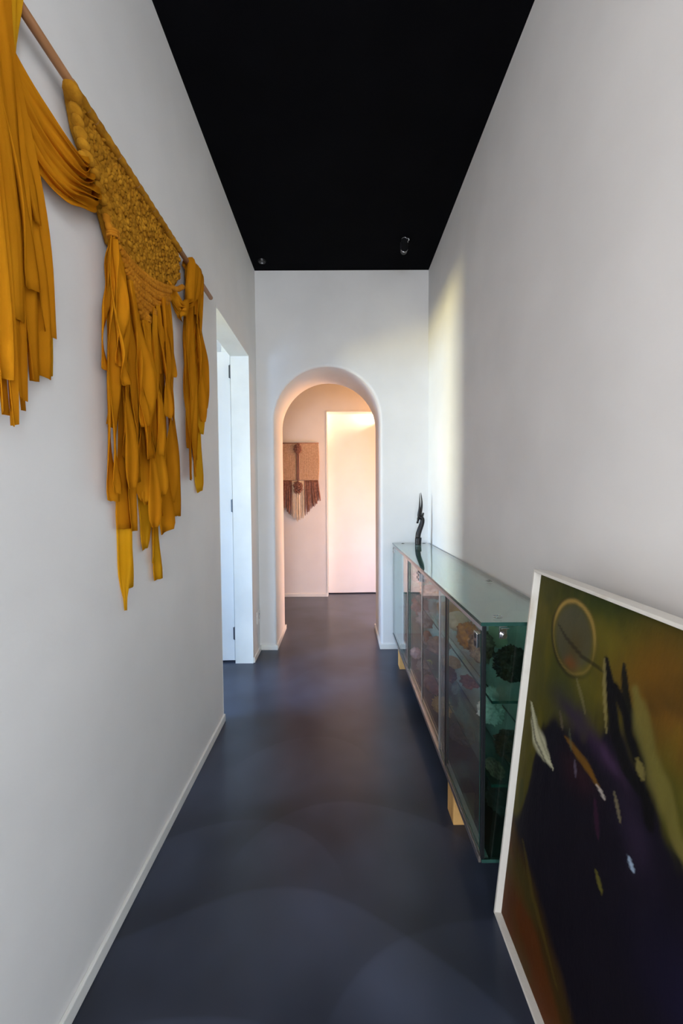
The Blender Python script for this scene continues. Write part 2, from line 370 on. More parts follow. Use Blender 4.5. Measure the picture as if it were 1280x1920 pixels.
# ------------------------------------------------------------------ ochre wall hanging on the left wall
# strips: (y top, z top, y bottom, z bottom, width, x)
CENTER = [(1.055,1.815,1.006,1.462,0.03,-0.575),(1.005,1.783,1.022,1.48,0.027,-0.55),(0.998,1.772,1.028,1.433,0.041,-0.54),(1.028,1.797,1.015,1.159,0.043,-0.56),(1.043,1.8,1.02,1.139,0.038,-0.575),(1.039,1.771,1.069,1.173,0.048,-0.555),(1.077,1.76,1.135,1.19,0.038,-0.565),(1.068,1.714,1.167,1.26,0.063,-0.545),(1.181,1.721,1.094,0.836,0.052,-0.592),(1.2,1.715,1.137,0.89,0.023,-0.594),(1.126,1.752,1.083,1.063,0.056,-0.58),(1.137,1.722,1.118,1.055,0.038,-0.575),(1.213,1.69,1.213,0.99,0.058,-0.59),(1.149,1.669,1.189,1.127,0.059,-0.565),(1.176,1.673,1.165,1.137,0.05,-0.572),(1.127,1.637,1.193,1.442,0.033,-0.54),(1.155,1.652,1.144,1.348,0.034,-0.55),(1.185,1.665,1.198,1.059,0.044,-0.555),(1.283,1.721,1.287,0.881,0.066,-0.594),(1.289,1.732,1.274,0.936,0.053,-0.59),(1.223,1.713,1.239,1.158,0.054,-0.55),(1.242,1.731,1.299,1.405,0.032,-0.55),(1.296,1.776,1.309,1.033,0.07,-0.565),(1.38,1.831,1.426,1.08,0.052,-0.58),(1.312,1.791,1.365,1.553,0.035,-0.555),(1.285,1.774,1.326,1.454,0.03,-0.55),(1.227,1.712,1.238,1.283,0.046,-0.555),(1.326,1.788,1.311,1.091,0.064,-0.575),(1.34,1.804,1.359,1.134,0.055,-0.57),(1.227,1.681,1.158,1.244,0.045,-0.575),(1.062,1.785,1.085,1.253,0.043,-0.57),(1.211,1.68,1.242,1.202,0.056,-0.58),(1.268,1.747,1.271,1.536,0.042,-0.56),(1.074,1.826,1.04,1.331,0.035,-0.585)]
RIGHT = [(1.568,2.027,1.558,1.214,0.054,-0.575),(1.644,2.076,1.687,1.17,0.071,-0.59),(1.577,2.032,1.586,1.229,0.057,-0.57),(1.657,2.067,1.76,1.532,0.05,-0.58),(1.612,2.051,1.679,1.462,0.046,-0.57),(1.712,2.02,1.701,1.417,0.063,-0.585),(1.544,2.024,1.525,1.513,0.035,-0.56),(1.69,2.053,1.658,1.305,0.059,-0.59),(1.571,2.029,1.552,1.336,0.043,-0.58)]
LEFT = [(0.648,2.05,0.601,1.287,0.021,-0.55),(0.652,2.05,0.616,1.266,0.021,-0.545),(0.679,2.05,0.648,1.314,0.021,-0.55),(0.683,2.05,0.663,1.288,0.018,-0.545),(0.69,2.05,0.675,1.27,0.01,-0.54),(0.735,2.05,0.734,1.307,0.018,-0.57),(0.708,2.05,0.703,1.321,0.019,-0.545),(0.743,2.05,0.749,1.365,0.025,-0.56),(0.769,2.05,0.792,1.386,0.021,-0.575),(0.791,2.05,0.822,1.394,0.024,-0.585),(0.808,2.05,0.838,1.49,0.019,-0.592),(0.739,2.05,0.721,1.37,0.019,-0.58),(0.71,2.05,0.694,1.451,0.014,-0.54),(0.759,2.05,0.777,1.664,0.015,-0.56)]
hang = empty('textile_wall_hanging', (XL + .03, 1.16, 2.035), 'large ochre textile wall hanging of knotted wool and torn cotton strips on a wooden rod', 'wall hanging')
RX, RZ = -.570, 2.035
bm = bmesh.new(); tube(bm, [(RX, .44, RZ), (RX, .442, RZ), (RX, 1.826, RZ), (RX, 1.828, RZ)], [.006, .0095, .0095, .006], 16)
child(hang, 'rod', bm, M['rod_wood'], smooth=True, label='round wooden rod')
rng = random.Random(11)
def ribbon(path, w0, w1, n=26, m=6, curl=.006, yaw=.5, seed=0, slant=None, over_rod=False, wdir=Vector((0, 1, 0)), taper=0):
    """a torn strip of cloth following path, twisting a little, its cut end slanted"""
    rg = random.Random(seed); P = smooth_path(path, n); bm = bmesh.new(); rows = []
    f1, f2, ph1, ph2 = rg.uniform(1.5, 3), rg.uniform(3, 6), rg.uniform(0, 6), rg.uniform(0, 6)
    cph = rg.uniform(0, 6); slant = rg.uniform(-.5, .5) if slant is None else slant; rnd = rg.uniform(0, .5)
    for i, p in enumerate(P):
        t = i / n; w = (w0 + (w1 - w0) * min(1, t * 1.6) ** .7) * (1 + .06 * math.sin(f2 * 4 * t + ph1))
        if t > .93: w *= 1 - rnd * ((t - .93) / .07) ** 2
        if taper and t > 1 - taper: w *= 1 - .72 * min(1, (t - 1 + taper) / taper * 1.6)
        d = (P[min(i + 1, n)] - P[max(i - 1, 0)]).normalized()
        a = yaw * (.6 * math.sin(f1 * t * 3 + ph1) + .4 * math.sin(f2 * t * 2 + ph2))
        side = wdir - wdir.dot(d) * d; side.normalize(); nrm = d.cross(side).normalized()
        wd = math.cos(a) * side + math.sin(a) * nrm; nn = d.cross(wd)
        row = []
        for k in range(m + 1):
            u = k / m * 2 - 1
            off = curl * (1 - u * u) * (1 + .5 * math.sin(f1 * t * 2)) + .35 * curl * math.sin(u * 3.3 + cph + t * 2)
            q = p + wd * (u * w / 2) - nn * off
            if i == n: q = q + d * (slant * u * w / 2 * .6) + d * rg.uniform(-.0015, .0015)
            q.x = max(q.x, -.6005); row.append(bm.verts.new(q))
        rows.append(row)
    for i in range(n):
        for k in range(m): bm.faces.new((rows[i][k], rows[i][k + 1], rows[i + 1][k + 1], rows[i + 1][k]))
    return bm
def add_ribbon(name, bm, mat, **kw):
    o = child(hang, name, bm, mat, smooth=True, **kw)
    s = o.modifiers.new('thick', 'SOLIDIFY'); s.thickness = .0009; s.offset = 0
    return o
def hang_strip(row, seed, name, mat, top_w, sway=.006):
    yt, zt, yb, zb, w, x = row; rg = random.Random(seed); n = 5; pts = []
    for i in range(n + 1):
        t = i / n; e = min(1, t * 1.5) ** .8
        y = yt + (yb - yt) * e + (rg.uniform(-sway, sway) if 0 < i else 0)
        pts.append((x + (rg.uniform(-.004, .004) if i else .004), y, zt + (zb - zt) * t))
    add_ribbon(name, ribbon(pts, top_w, w, seed=seed, curl=.007, yaw=.55, taper=.13 if zb < .85 else 0), mat)
k = 0
for row in CENTER:
    k += 1; sheer = row[5] < -.589
    hang_strip(row, 100 + k, 'cotton_strip', M['mustard_sheer'] if sheer else M['mustard'], .016)
for row in RIGHT:
    k += 1; hang_strip(row, 100 + k, 'cotton_strip', M['mustard_sheer'] if k % 4 == 0 else M['mustard'], .018)
# left bunch: strips folded over the rod, front and back
LEFT = LEFT + [(r[0] - .012, r[1], r[2] - .014, r[3] + .04 + .13 * ((i * 37 % 10) / 10), r[4], r[5] + (.014 if i % 2 else -.016)) for i, r in enumerate(LEFT) if r[3] < 1.6]
for row in LEFT:
    k += 1; yt, zt, yb, zb, w, x = row; w = w * 1.25 + .010
    rg = random.Random(k); yt2 = .515 + (yt - .62) * 1.15
    f = [(-.590, yt2, 1.96), (-.583, yt2, 2.035), (RX, yt2, 2.0485), (RX + .014, yt2, 2.035), (x + .004, yt2 + .02, 1.93), (x, yt2 + (yb - yt2) * .6, 1.78)]
    f += [(x, yb - .01 + rg.uniform(-.006, .006), zb + (1.78 - zb) * .5), (x, yb, zb)]
    add_ribbon('cotton_strip', ribbon(f, .032, w, n=34, seed=300 + k, curl=.008, yaw=.5), M['mustard_sheer'] if x < -.584 else M['mustard'])
# swag between the left bunch and the woven panel
for i in range(8):
    t = i / 7
    pts = [(-.588, .74, 1.965 - .10 * t), (-.575, .80, 1.915 - .120 * t), (-.558 + .003 * (i % 3), .85, 1.875 - .105 * t), (-.552 + .004 * (i % 2), .90, 1.865 - .075 * t), (-.558, .922 + .04 * t, 1.892 - .068 * t), (-.578, .945 + .055 * t, 1.925 - .055 * t)]
    add_ribbon('draped_swag', ribbon(pts, .024, .024, n=24, seed=400 + i, curl=.011, yaw=.5, wdir=Vector((.5, 0, 1)), slant=0), M['mustard'])
# small swag and wraps on the right of the rod
for i in range(5):
    t = i / 4
    pts = [(-.578, 1.37 + .015 * i, 1.868 - .004 * i), (-.562, 1.42 + .01 * i, 1.835 - .012 * i), (-.556, 1.48, 1.822 + .02 * t), (-.560, 1.53 + .01 * i, 1.86 + .01 * i), (-.556, 1.54 + .02 * i, 1.95), (RX + .013, 1.555 + .022 * i, 2.03), (RX, 1.56 + .022 * i, 2.0485), (-.585, 1.56 + .022 * i, 2.02)]
    add_ribbon('draped_swag', ribbon(pts, .026, .034, n=26, seed=430 + i, curl=.008, yaw=.35, wdir=Vector((.4, .5, .8)), slant=0), M['mustard'])
for i in range(4):
    y = 1.585 + .025 * i
    pts = [(-.588, y, 1.99), (-.583, y, 2.03), (RX, y, 2.0485), (RX + .013, y, 2.035), (-.556, y + .004, 1.97), (-.564, y - .004 + .01 * (i % 2), 1.90 - .03 * i)]
    add_ribbon('rod_wrap', ribbon(pts, .034, .036, n=22, seed=450 + i, curl=.006, yaw=.3, slant=0), M['mustard'])

# woven wool panel: backing sheet plus packed loops of roving
POLY = [(.900, 2.036), (1.478, 2.040), (1.490, 1.95), (1.445, 1.895), (1.371, 1.852), (1.27, 1.818), (1.178, 1.797), (1.114, 1.788), (1.045, 1.795), (1.005, 1.86), (.965, 1.92), (.922, 1.965)]
def inside(y, z, P=POLY):
    c = False
    for i in range(len(P)):
        (a, b), (d, e) = P[i], P[i - 1]
        if (b > z) != (e > z) and y < (d - a) * (z - b) / (e - b) + a: c = not c
    return c
bm = bmesh.new()
vs = [bm.verts.new((-.592, y, z)) for y, z in POLY]; fc = bm.faces.new(vs)
ex = bmesh.ops.extrude_face_region(bm, geom=[fc]); bmesh.ops.translate(bm, verts=[g for g in ex['geom'] if isinstance(g, bmesh.types.BMVert)], vec=(.016, 0, 0))
bmesh.ops.triangulate(bm, faces=bm.faces[:])
z = 2.028; r_ = 0
while z > 1.785:
    y = .885 + (.007 if r_ % 2 else 0)
    while y < 1.49:
        yy, zz = y + rng.uniform(-.003, .003), z + rng.uniform(-.003, .003)
        if inside(yy, zz):
            big = rng.random() < .4; s = rng.uniform(.8, 1.15)
            ang = rng.choice((-1, 1)) * rng.uniform(.2, .8)
            blob(bm, (-.577 + rng.uniform(-.003, .004), yy, zz), ((.008 if big else .005) * s, .0065 * s, .0105 * s), 1, .12, 2, rng.random() * 50, rot=Matrix.Rotation(ang, 3, 'X'))
        y += .0125
    z -= .0125; r_ += 1
# the wool wrapped over the rod at the panel's head
tube(bm, smooth_path([(RX, .893, RZ), (RX, 1.475, RZ)], 60), [.0105 + .0010 * math.sin(i * 1.9) for i in range(61)], 12)
child(hang, 'woven_panel', bm, M['wool'], smooth=True, label='thick looped wool panel')
# fat braid down the panel's near edge
bm = bmesh.new()
for i, (y, z, r) in enumerate([(.892, 2.012, .019), (.900, 1.982, .014), (.906, 1.964, .0135), (.914, 1.946, .0135), (.924, 1.930, .014), (.936, 1.912, .015), (.922, 1.902, .012), (.962, 1.90, .012), (.975, 1.88, .011), (.990, 1.86, .011), (1.004, 1.84, .011), (1.018, 1.82, .010), (1.03, 1.80, .010)]):
    blob(bm, (-.564, y, z), (r * .95, r * 1.15, r * .72), 3, .10, 1.6, i, rot=Matrix.Rotation(-.5, 3, 'X'))
child(hang, 'braided_edge', bm, M['wool'], smooth=True)
# knotted cord rows forming the pointed lower edge
rows = []
A0 = [(1.050, 1.791), (1.114, 1.786), (1.178, 1.792), (1.272, 1.812), (1.371, 1.847)]
A1 = [(1.085, 1.752), (1.130, 1.738), (1.200, 1.742), (1.270, 1.752), (1.350, 1.790)]
for i in range(5): rows.append([(a[0] + (b[0] - a[0]) * i / 4, a[1] + (b[1] - a[1]) * i / 4) for a, b in zip(A0, A1)])
rows.append([(1.095, 1.742), (1.14, 1.725), (1.20, 1.728), (1.262, 1.738)]); rows.append([(1.105, 1.728), (1.15, 1.712), (1.20, 1.714), (1.245, 1.722)])
rows.append([(1.118, 1.712), (1.16, 1.700), (1.215, 1.702)]); rows.append([(1.128, 1.700), (1.165, 1.688), (1.208, 1.690)]); rows.append([(1.142, 1.688), (1.172, 1.677), (1.202, 1.678)]); rows.append([(1.155, 1.677), (1.178, 1.667), (1.197, 1.668)])
rows.append([(1.371, 1.850), (1.42, 1.868), (1.475, 1.905)]); rows.append([(1.045, 1.80), (1.02, 1.81), (1.0, 1.84)])
for i, rw in enumerate(rows):
    bm = bmesh.new(); Lr = sum(math.dist(rw[j], rw[j + 1]) for j in range(len(rw) - 1)); n = max(20, int(Lr / .0022))
    P = smooth_path([(-.564 + (.004 if i % 2 else 0), y, z) for y, z in rw], n)
    R_ = [(.0070 + .0022 * abs(math.sin(j * .50 + i))) * (1 if 1 < j < n - 1 else .6) for j in range(n + 1)]
    tube(bm, P, R_, 10); child(hang, 'knotted_cord', bm, M['cord'], smooth=True)
# wrapped knots where strips are gathered
for (y, z) in ((1.028, 1.805), (1.232, 1.705), (1.190, 1.667)):
    bm = bmesh.new()
    for q in range(3): tube(bm, [(-.562 + .012 * math.cos(a), y + .012 * math.sin(a), z + .006 * (q - 1)) for a in [2 * PI * j / 16 for j in range(17)]], .004, 8)
    child(hang, 'gathering_knot', bm, M['cord'], smooth=True)

# ------------------------------------------------------------------ macrame hanging on the wall beyond the arch
MX, MY = -.468, YB - .022
mac = empty('macrame_wall_hanging', (MX, MY, 1.733), 'small brown macrame wall hanging with tassels seen through the archway', 'wall hanging')
M['jute'] = noise_mat('jute', srgb(200, 164, 134), srgb(222, 188, 158), 60, .95, .4, 200, spec=.05)
M['brown_yarn'] = noise_mat('brown_yarn', srgb(128, 88, 76), srgb(164, 120, 104), 50, .95, .3, 200, spec=.05)
M['cream_yarn'] = noise_mat('cream_yarn', srgb(232, 206, 176), srgb(240, 220, 196), 30, .95, .3, 200, spec=.05)
bm = bmesh.new(); tube(bm, [(MX - .25, MY, 1.735), (MX + .235, MY, 1.735)], .006, 10); child(mac, 'rod', bm, M['brown_yarn'], smooth=True)
bm = bmesh.new(); n = 38
for i in range(n):
    x = MX - .225 + .45 * i / (n - 1); bow = .012 * math.sin(i / (n - 1) * PI) * 0
    if abs(x - MX) < .012: continue
    e = (x - MX) / .225
    pts = [(x + .010 * e * math.sin(PI * j / 40), MY + .002 * (j % 2), 1.738 - .415 * j / 40) for j in range(41)]
    tube(bm, pts, [.0062 + .0016 * ((j + i) % 2) for j in range(41)], 6)
child(mac, 'knotted_panel', bm, M['jute'], smooth=True)
bm = bmesh.new()
for j in range(22):
    zz = 1.64 - .0145 * j
    for s in (-1, 1): tube(bm, [(MX + s * .004, MY - .012, zz + .008), (MX + s * .012, MY - .010, zz + .003), (MX + s * .016, MY - .006, zz - .006)], .0035, 6)
tube(bm, [(MX, MY - .008, 1.72), (MX, MY - .008, 1.32)], .006, 8)
child(mac, 'centre_braid', bm, M['brown_yarn'], smooth=True, label='dark centre braid')
for (zz, hw, hh) in ((1.672, .040, .052), (1.243, .052, .070)):
    bm = bmesh.new(); rg = random.Random(int(zz * 100))
    blob(bm, (MX, MY - .010, zz), (hw * .8, .012, hh * .85), 3, .2, 3, 5)
    for j in range(90):
        a = rg.uniform(0, 2 * PI); q = rg.random() ** .5
        c = Vector((MX + hw * q * math.cos(a), MY - .016 - .014 * (1 - q), zz + hh * q * math.sin(a)))
        d = Vector((rg.uniform(-1, 1), rg.uniform(-.5, .2), rg.uniform(-1, 1))).normalized() * .012
        tube(bm, [c - d, c + Vector((0, -.010, 0)), c + d], .0042, 6)
    child(mac, 'tufted_rosette', bm, M['brown_yarn'], smooth=True)
def fringe(name, x0, x1, ztop, f, n, mat, r, seed):
    bm = bmesh.new(); rg = random.Random(seed)
    for i in range(n):
        t = i / (n - 1); x = x0 + (x1 - x0) * t; zb = f(x) + rg.uniform(-.015, .015); yy = MY + rg.uniform(-.008, .006); sx = rg.uniform(-.006, .006) + (x - MX) * .12
        tube(bm, smooth_path([(x, MY, ztop), (x + sx * .4, yy, ztop - .1), (x + sx * .7 + rg.uniform(-.002, .002), yy, (ztop + zb) / 2 - .03), (x + sx, yy, zb)], 8), [r] * 8 + [r * .6], 6)
    child(mac, name, bm, mat, smooth=True)
fringe('tassel_fringe', MX + .072, MX + .222, 1.322, lambda x: .935 + (abs(x - MX) - .072) * 1.15, 30, M['brown_yarn'], .0048, 3)
fringe('tassel_fringe', MX - .222, MX - .072, 1.322, lambda x: .935 + (abs(x - MX) - .072) * 1.15, 30, M['brown_yarn'], .0048, 4)
fringe('cream_fringe', MX - .066, MX + .066, 1.318, lambda x: .865 + abs(x - MX) * .8, 26, M['cream_yarn'], .004, 5)

# ------------------------------------------------------------------ glass display cabinet
CX0, CX1, CY0, CY1, CZ0, CZ1 = .386, .636, 1.078, 2.915, .118, .802
cab = empty('glass_display_cabinet', (.512, 2.0, CZ0), 'long low green-tinted glass display cabinet with sliding doors along the right wall', 'display cabinet')
T = .008
def slab(name, x0, x1, y0, y1, z0, z1, face, mat='glass', lab=None, thin=None):
    bm = bmesh.new(); box(bm, x0, x1, y0, y1, z0, z1)
    ax = min(range(3), key=lambda i: (x1 - x0, y1 - y0, z1 - z0)[i])
    bm.normal_update()
    for f in bm.faces: f.material_index = 0 if abs(f.normal[ax]) > .9 else 1
    return child(cab, name, bm, None, mats=[M[mat], M['glass_edge']], label=lab)
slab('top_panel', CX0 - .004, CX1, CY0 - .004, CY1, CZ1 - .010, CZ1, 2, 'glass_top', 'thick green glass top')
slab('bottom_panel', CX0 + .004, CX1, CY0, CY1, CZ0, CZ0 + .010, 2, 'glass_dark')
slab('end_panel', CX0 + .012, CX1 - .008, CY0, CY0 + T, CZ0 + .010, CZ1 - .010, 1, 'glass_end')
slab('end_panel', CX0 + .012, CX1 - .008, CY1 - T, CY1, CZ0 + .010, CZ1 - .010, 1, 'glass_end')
slab('back_panel', CX1 - T, CX1, CY0, CY1, CZ0 + .010, CZ1 - .010, 0, 'glass')
shelves = (.327, .567)
for zs in shelves: slab('shelf', .420, CX1 - .010, CY0 + .012, CY1 - .012, zs, zs + .008, 2, 'glass')
# sliding doors, outer and inner track
doors = [(1.092, 1.552, CX0 + .001), (1.462, 1.932, CX0 + .010), (1.928, 2.345, CX0 + .010), (2.285, 2.905, CX0 + .001)]
for i, (a, b, x) in enumerate(doors):
    bm = bmesh.new(); box(bm, x, x + .005, a, b, CZ0 + .022, CZ1 - .026); bm.normal_update()
    for f in bm.faces: f.material_index = 0 if abs(f.normal.x) > .9 else 1
    d = child(cab, 'sliding_door', bm, None, mats=[M['glass'], M['glass_edge']])
    for (pa, pb) in (() if i == 1 else ((b - .005, b) if i == 0 else (a, a + .008),)):
        bm = bmesh.new(); box(bm, x - .0015, x + .006, pa, pb, CZ0 + .020, CZ1 - .024)
        for zz in (CZ0 + .06,): box(bm, x - .0030, x - .0014, pa + .001, pb - .001, zz, zz + .008)
        o = child(d, 'door_profile', bm, M['aluminium'])
bm = bmesh.new()
box(bm, CX0, CX0 + .020, CY0 + .004, CY1, CZ1 - .026, CZ1 - .0102)
child(cab, 'top_rail', bm, M['aluminium'], bevel=.001, label='aluminium top track')
bm = bmesh.new()
box(bm, CX0 - .003, CX0 + .003, CY0 + .004, CY1, CZ0 - .002, CZ0 + .016); box(bm, CX0 + .003, CX0 + .024, CY0 + .004, CY1, CZ0 + .0101, CZ0 + .014)
box(bm, CX0 + .0075, CX0 + .009, CY0 + .004, CY1, CZ0 + .012, CZ0 + .022); box(bm, CX0 + .017, CX0 + .0185, 1.462, CY1, CZ0 + .012, CZ0 + .028)
child(cab, 'bottom_rail', bm, M['aluminium'], label='aluminium double bottom track')
bm = bmesh.new(); box(bm, CX0 + .001, CX0 + .012, CY0 - .001, CY0 + .010, CZ0 + .012, CZ1 - .011); child(cab, 'corner_post', bm, M['dark_metal'], bevel=.002, label='dark corner seal')
bm = bmesh.new(); box(bm, CX0 + .001, CX0 + .006, 1.452, 1.462, CZ0 + .020, CZ1 - .026); child(cab, 'dark_seal', bm, M['dark_metal'])
# clamps, lock plates and the round glass fixings in the top
def clamp(x, y, z):
    bm = bmesh.new(); box(bm, x - .010, x + .010, y - .006, y + .001, z - .028, z + .006)
    box(bm, x - .010, x + .010, y - .020, y + .008, z + .002, z + .005)
    tube(bm, [(x, y - .003, z - .018), (x, y - .013, z - .018)], .0085, 20); tube(bm, [(x, y - .013, z - .018), (x, y - .0145, z - .018)], .0062, 20)
    return bm
for (x, y) in ((CX0 + .055, CY0 - .002), (CX1 - .045, CY0 - .002)):
    child(cab, 'glass_clamp', clamp(x, y, CZ1 - .016), M['chrome'], bevel=.0008, label='chrome glass clamp')
def handle_plate(y, z, x):
    bm = bmesh.new(); box(bm, x - .002, x + .0005, y - .013, y + .013, z - .022, z + .022); box(bm, x, x + .010, y - .012, y + .012, z - .02, z + .02)
    o = child(cab, 'lock_plate', bm, M['chrome'], bevel=.001, label='chrome lock plate')
    bm = bmesh.new()
    for s in (-1, 1): tube(bm, [(x - .0018, y, z + s * .011), (x - .0028, y, z + s * .011)], .0075, 16, sx=.85)
    child(o, 'finger_hole', bm, M['black_plastic'])
handle_plate(1.125, CZ1 - .065, CX0 - .001); handle_plate(1.945, CZ1 - .055, CX0 - .001); handle_plate(1.985, CZ1 - .052, CX0 - .001); handle_plate(2.885, CZ1 - .05, CX0 - .001)
for (x, y) in ((.447, 1.125), (.60, 1.6), (.45, 2.86), (.60, 2.86)):
    bm = bmesh.new(); P = [(x + .0125 * math.cos(a), y + .0125 * math.sin(a), CZ1 + .0008) for a in [2 * PI * j / 28 for j in range(29)]]
    tube(bm, P, .0009, 6); tube(bm, [(x, y, CZ1 - .0125), (x, y, CZ1 - .0102)], .0115, 24)
    child(cab, 'top_fixing', bm, M['chrome'], smooth=False, label='round metal fixing under the glass top')
# pine blocks the cabinet stands on
blk_labels = ['pine block under the near end of the glass cabinet', 'pine block under the far end of the glass cabinet']
for i, y in enumerate((1.365, 2.615)):
    bm = bmesh.new(); box(bm, CX0 + .001, CX0 + .075, y - .020, y + .055, 0, CZ0 - .002)
    tag(obj('wooden_block', bm, M['pine'], bevel=.002), blk_labels[i], 'block', 'wooden blocks under the glass cabinet')

# ------------------------------------------------------------------ minerals inside the cabinet
def rock_mat(name, c1, c2, scale=18, rough=.6, bump=.6, spec=.4): return noise_mat(name, srgb(*c1), srgb(*c2), scale, rough, bump, scale * 4, spec=spec, bdist=.004)
RM = dict(
    orange=rock_mat('amber_crystal', (120, 66, 20), (206, 140, 60), 40, .35), crust=rock_mat('brown_crust', (96, 60, 46), (186, 150, 124), 60),
    black=rock_mat('black_rough', (14, 10, 10), (58, 34, 24), 60, .3), white=rock_mat('white_coral', (226, 222, 218), (250, 246, 242), 14, .8),
    redbrown=rock_mat('red_garnet', (36, 14, 12), (104, 52, 30), 60, .4), purple=rock_mat('purple_stone', (44, 28, 40), (84, 56, 66), 16),
    red=rock_mat('red_jasper', (96, 46, 40), (160, 92, 74), 10), rose=rock_mat('rose_stone', (104, 60, 74), (160, 104, 112), 9, .4),
    honey=rock_mat('beige_stone', (176, 140, 120), (206, 172, 150), 70, .8), mauve=rock_mat('mauve_geode', (110, 86, 92), (172, 142, 138), 26),
    tan=rock_mat('tan_shell', (176, 132, 74), (224, 184, 120), 12, .4), cream=rock_mat('cream_quartz', (214, 202, 178), (236, 216, 184), 8, .35),
    gold=rock_mat('gold_coral', (150, 110, 66), (206, 168, 116), 30), grey=rock_mat('grey_stone', (116, 100, 100), (158, 140, 136), 20),
    agate=rock_mat('grey_agate', (70, 84, 96), (140, 146, 150), 30, .25), sulphur=rock_mat('sulphur', (196, 188, 96), (226, 218, 140), 30),
    pink=rock_mat('pink_crystal', (190, 130, 130), (232, 200, 196), 20, .4), dark=rock_mat('dark_stone', (26, 26, 28), (60, 54, 52), 20))
SH1, SH2, FLR = shelves[1] + .008, shelves[0] + .008, CZ0 + .010
# (name, material, x, y, base z, half sizes, displacement, frequency, subdivisions, rotation, label, category)
ROCKS = [
 ('mineral_specimen', 'orange', .475, 1.47, SH1, (.036, .044, .050), .30, 2.6, 4, .3, 'rough amber-orange mineral lump on the upper glass shelf', 'mineral'),
 ('mineral_specimen', 'crust', .480, 1.345, SH1, (.030, .040, .056), .30, 3.4, 4, .9, 'pale-flecked brown crusty mineral beside the chrome lock plate', 'mineral'),
 ('mineral_specimen', 'black', .535, 1.215, SH1, (.062, .045, .048), .28, 3.0, 5, .2, 'large black rough crystal lump at the near end of the upper shelf', 'mineral'),
 ('mineral_specimen', 'cream', .580, 1.50, SH1, (.034, .060, .040), .14, 1.6, 3, .5, 'smooth pale boulder behind the black lump on the upper shelf', 'mineral'),
 ('seashell', 'tan', .520, 1.86, SH1, (.050, .085, .036), .16, 1.6, 4, .4, 'tan curved shell-like stone high on the upper shelf', 'shell'),
 ('mineral_specimen', 'cream', .500, 1.68, SH1, (.044, .056, .042), .15, 1.6, 4, .1, 'rounded cream quartz on the upper shelf in front of the tan shell', 'mineral'),
 ('mineral_specimen', 'pink', .500, 2.20, SH1, (.040, .06, .036), .40, 2.8, 4, .7, 'pinkish crystal cluster in the middle of the upper shelf', 'mineral'),
 ('mineral_specimen', 'mauve', .520, 2.55, SH1, (.045, .07, .035), .40, 2.8, 4, .2, 'mauve mineral at the far end of the upper shelf', 'mineral'),
 ('mineral_specimen', 'white', .535, 1.400, SH2, (.042, .048, .040), .26, 4.2, 5, 0, 'bright white knobbly coral on the middle shelf', 'coral'),
 ('mineral_specimen', 'white', .565, 1.470, SH2, (.020, .026, .046), .30, 3.2, 4, .6, 'slim white coral branch standing behind the knobbly coral', 'coral'),
 ('mineral_specimen', 'redbrown', .530, 1.205, SH2, (.052, .055, .036), .25, 4.0, 5, .4, 'dark red-brown granular lump on the middle shelf near end', 'mineral'),
 ('mineral_specimen', 'purple', .470, 1.72, SH2, (.028, .042, .032), .28, 2.2, 4, .4, 'smooth dark purple stone on the middle shelf', 'stone'),
 ('mineral_specimen', 'red', .540, 1.66, SH2, (.030, .044, .022), .34, 2.2, 4, .2, 'flat reddish stone beside the dark purple one', 'stone'),
 ('mineral_specimen', 'honey', .520, 1.86, SH2, (.040, .050, .026), .10, 2.0, 4, .5, 'beige pitted stone on the middle shelf', 'stone'),
 ('mineral_specimen', 'mauve', .500, 2.02, SH2, (.046, .060, .044), .28, 2.2, 4, .8, 'mauve geode chunk on the middle shelf', 'geode'),
 ('mineral_specimen', 'agate', .465, 1.60, SH2, (.016, .006, .028), .05, 1.2, 4, .2, 'upright grey agate slice between the shelves', 'agate'),
 ('mineral_specimen', 'grey', .520, 2.42, SH2, (.045, .060, .050), .38, 2.6, 4, .3, 'grey lump towards the far end of the middle shelf', 'stone'),
 ('mineral_specimen', 'red', .540, 2.70, SH2, (.050, .070, .060), .34, 2.4, 4, .1, 'tall reddish block at the far end of the middle shelf', 'stone'),
 ('mineral_specimen', 'rose', .475, 2.03, FLR, (.038, .062, .042), .26, 2.0, 4, .3, 'large rose-purple stone on the cabinet floor', 'stone'),
 ('mineral_specimen', 'grey', .480, 2.27, FLR, (.036, .050, .030), .36, 2.6, 4, .6, 'grey-brown lump on the cabinet floor behind the rose stone', 'stone'),
 ('mineral_specimen', 'pink', .470, 2.46, FLR, (.030, .04, .030), .34, 2.6, 4, .6, 'small pink and white cube-like crystal on the cabinet floor', 'mineral'),
 ('mineral_specimen', 'sulphur', .530, 2.36, FLR, (.016, .02, .016), .25, 3.0, 3, .6, 'tiny yellow crystal on the cabinet floor', 'mineral'),
 ('mineral_specimen', 'gold', .470, 1.82, FLR, (.034, .050, .034), .42, 3.8, 5, .3, 'branching golden coral on the cabinet floor', 'coral'),
 ('mineral_specimen', 'dark', .500, 1.62, FLR, (.045, .055, .030), .28, 2.6, 4, .3, 'dark stone on the cabinet floor in front of the golden coral', 'stone'),
 ('mineral_specimen', 'dark', .520, 1.26, FLR, (.045, .06, .028), .30, 3.0, 4, .1, 'dark flecked stone on the cabinet floor at the near end', 'stone'),
 ('mineral_specimen', 'crust', .560, 1.42, FLR, (.026, .045, .022), .35, 3.0, 4, .1, 'small brown specimen on the cabinet floor', 'mineral'),
]
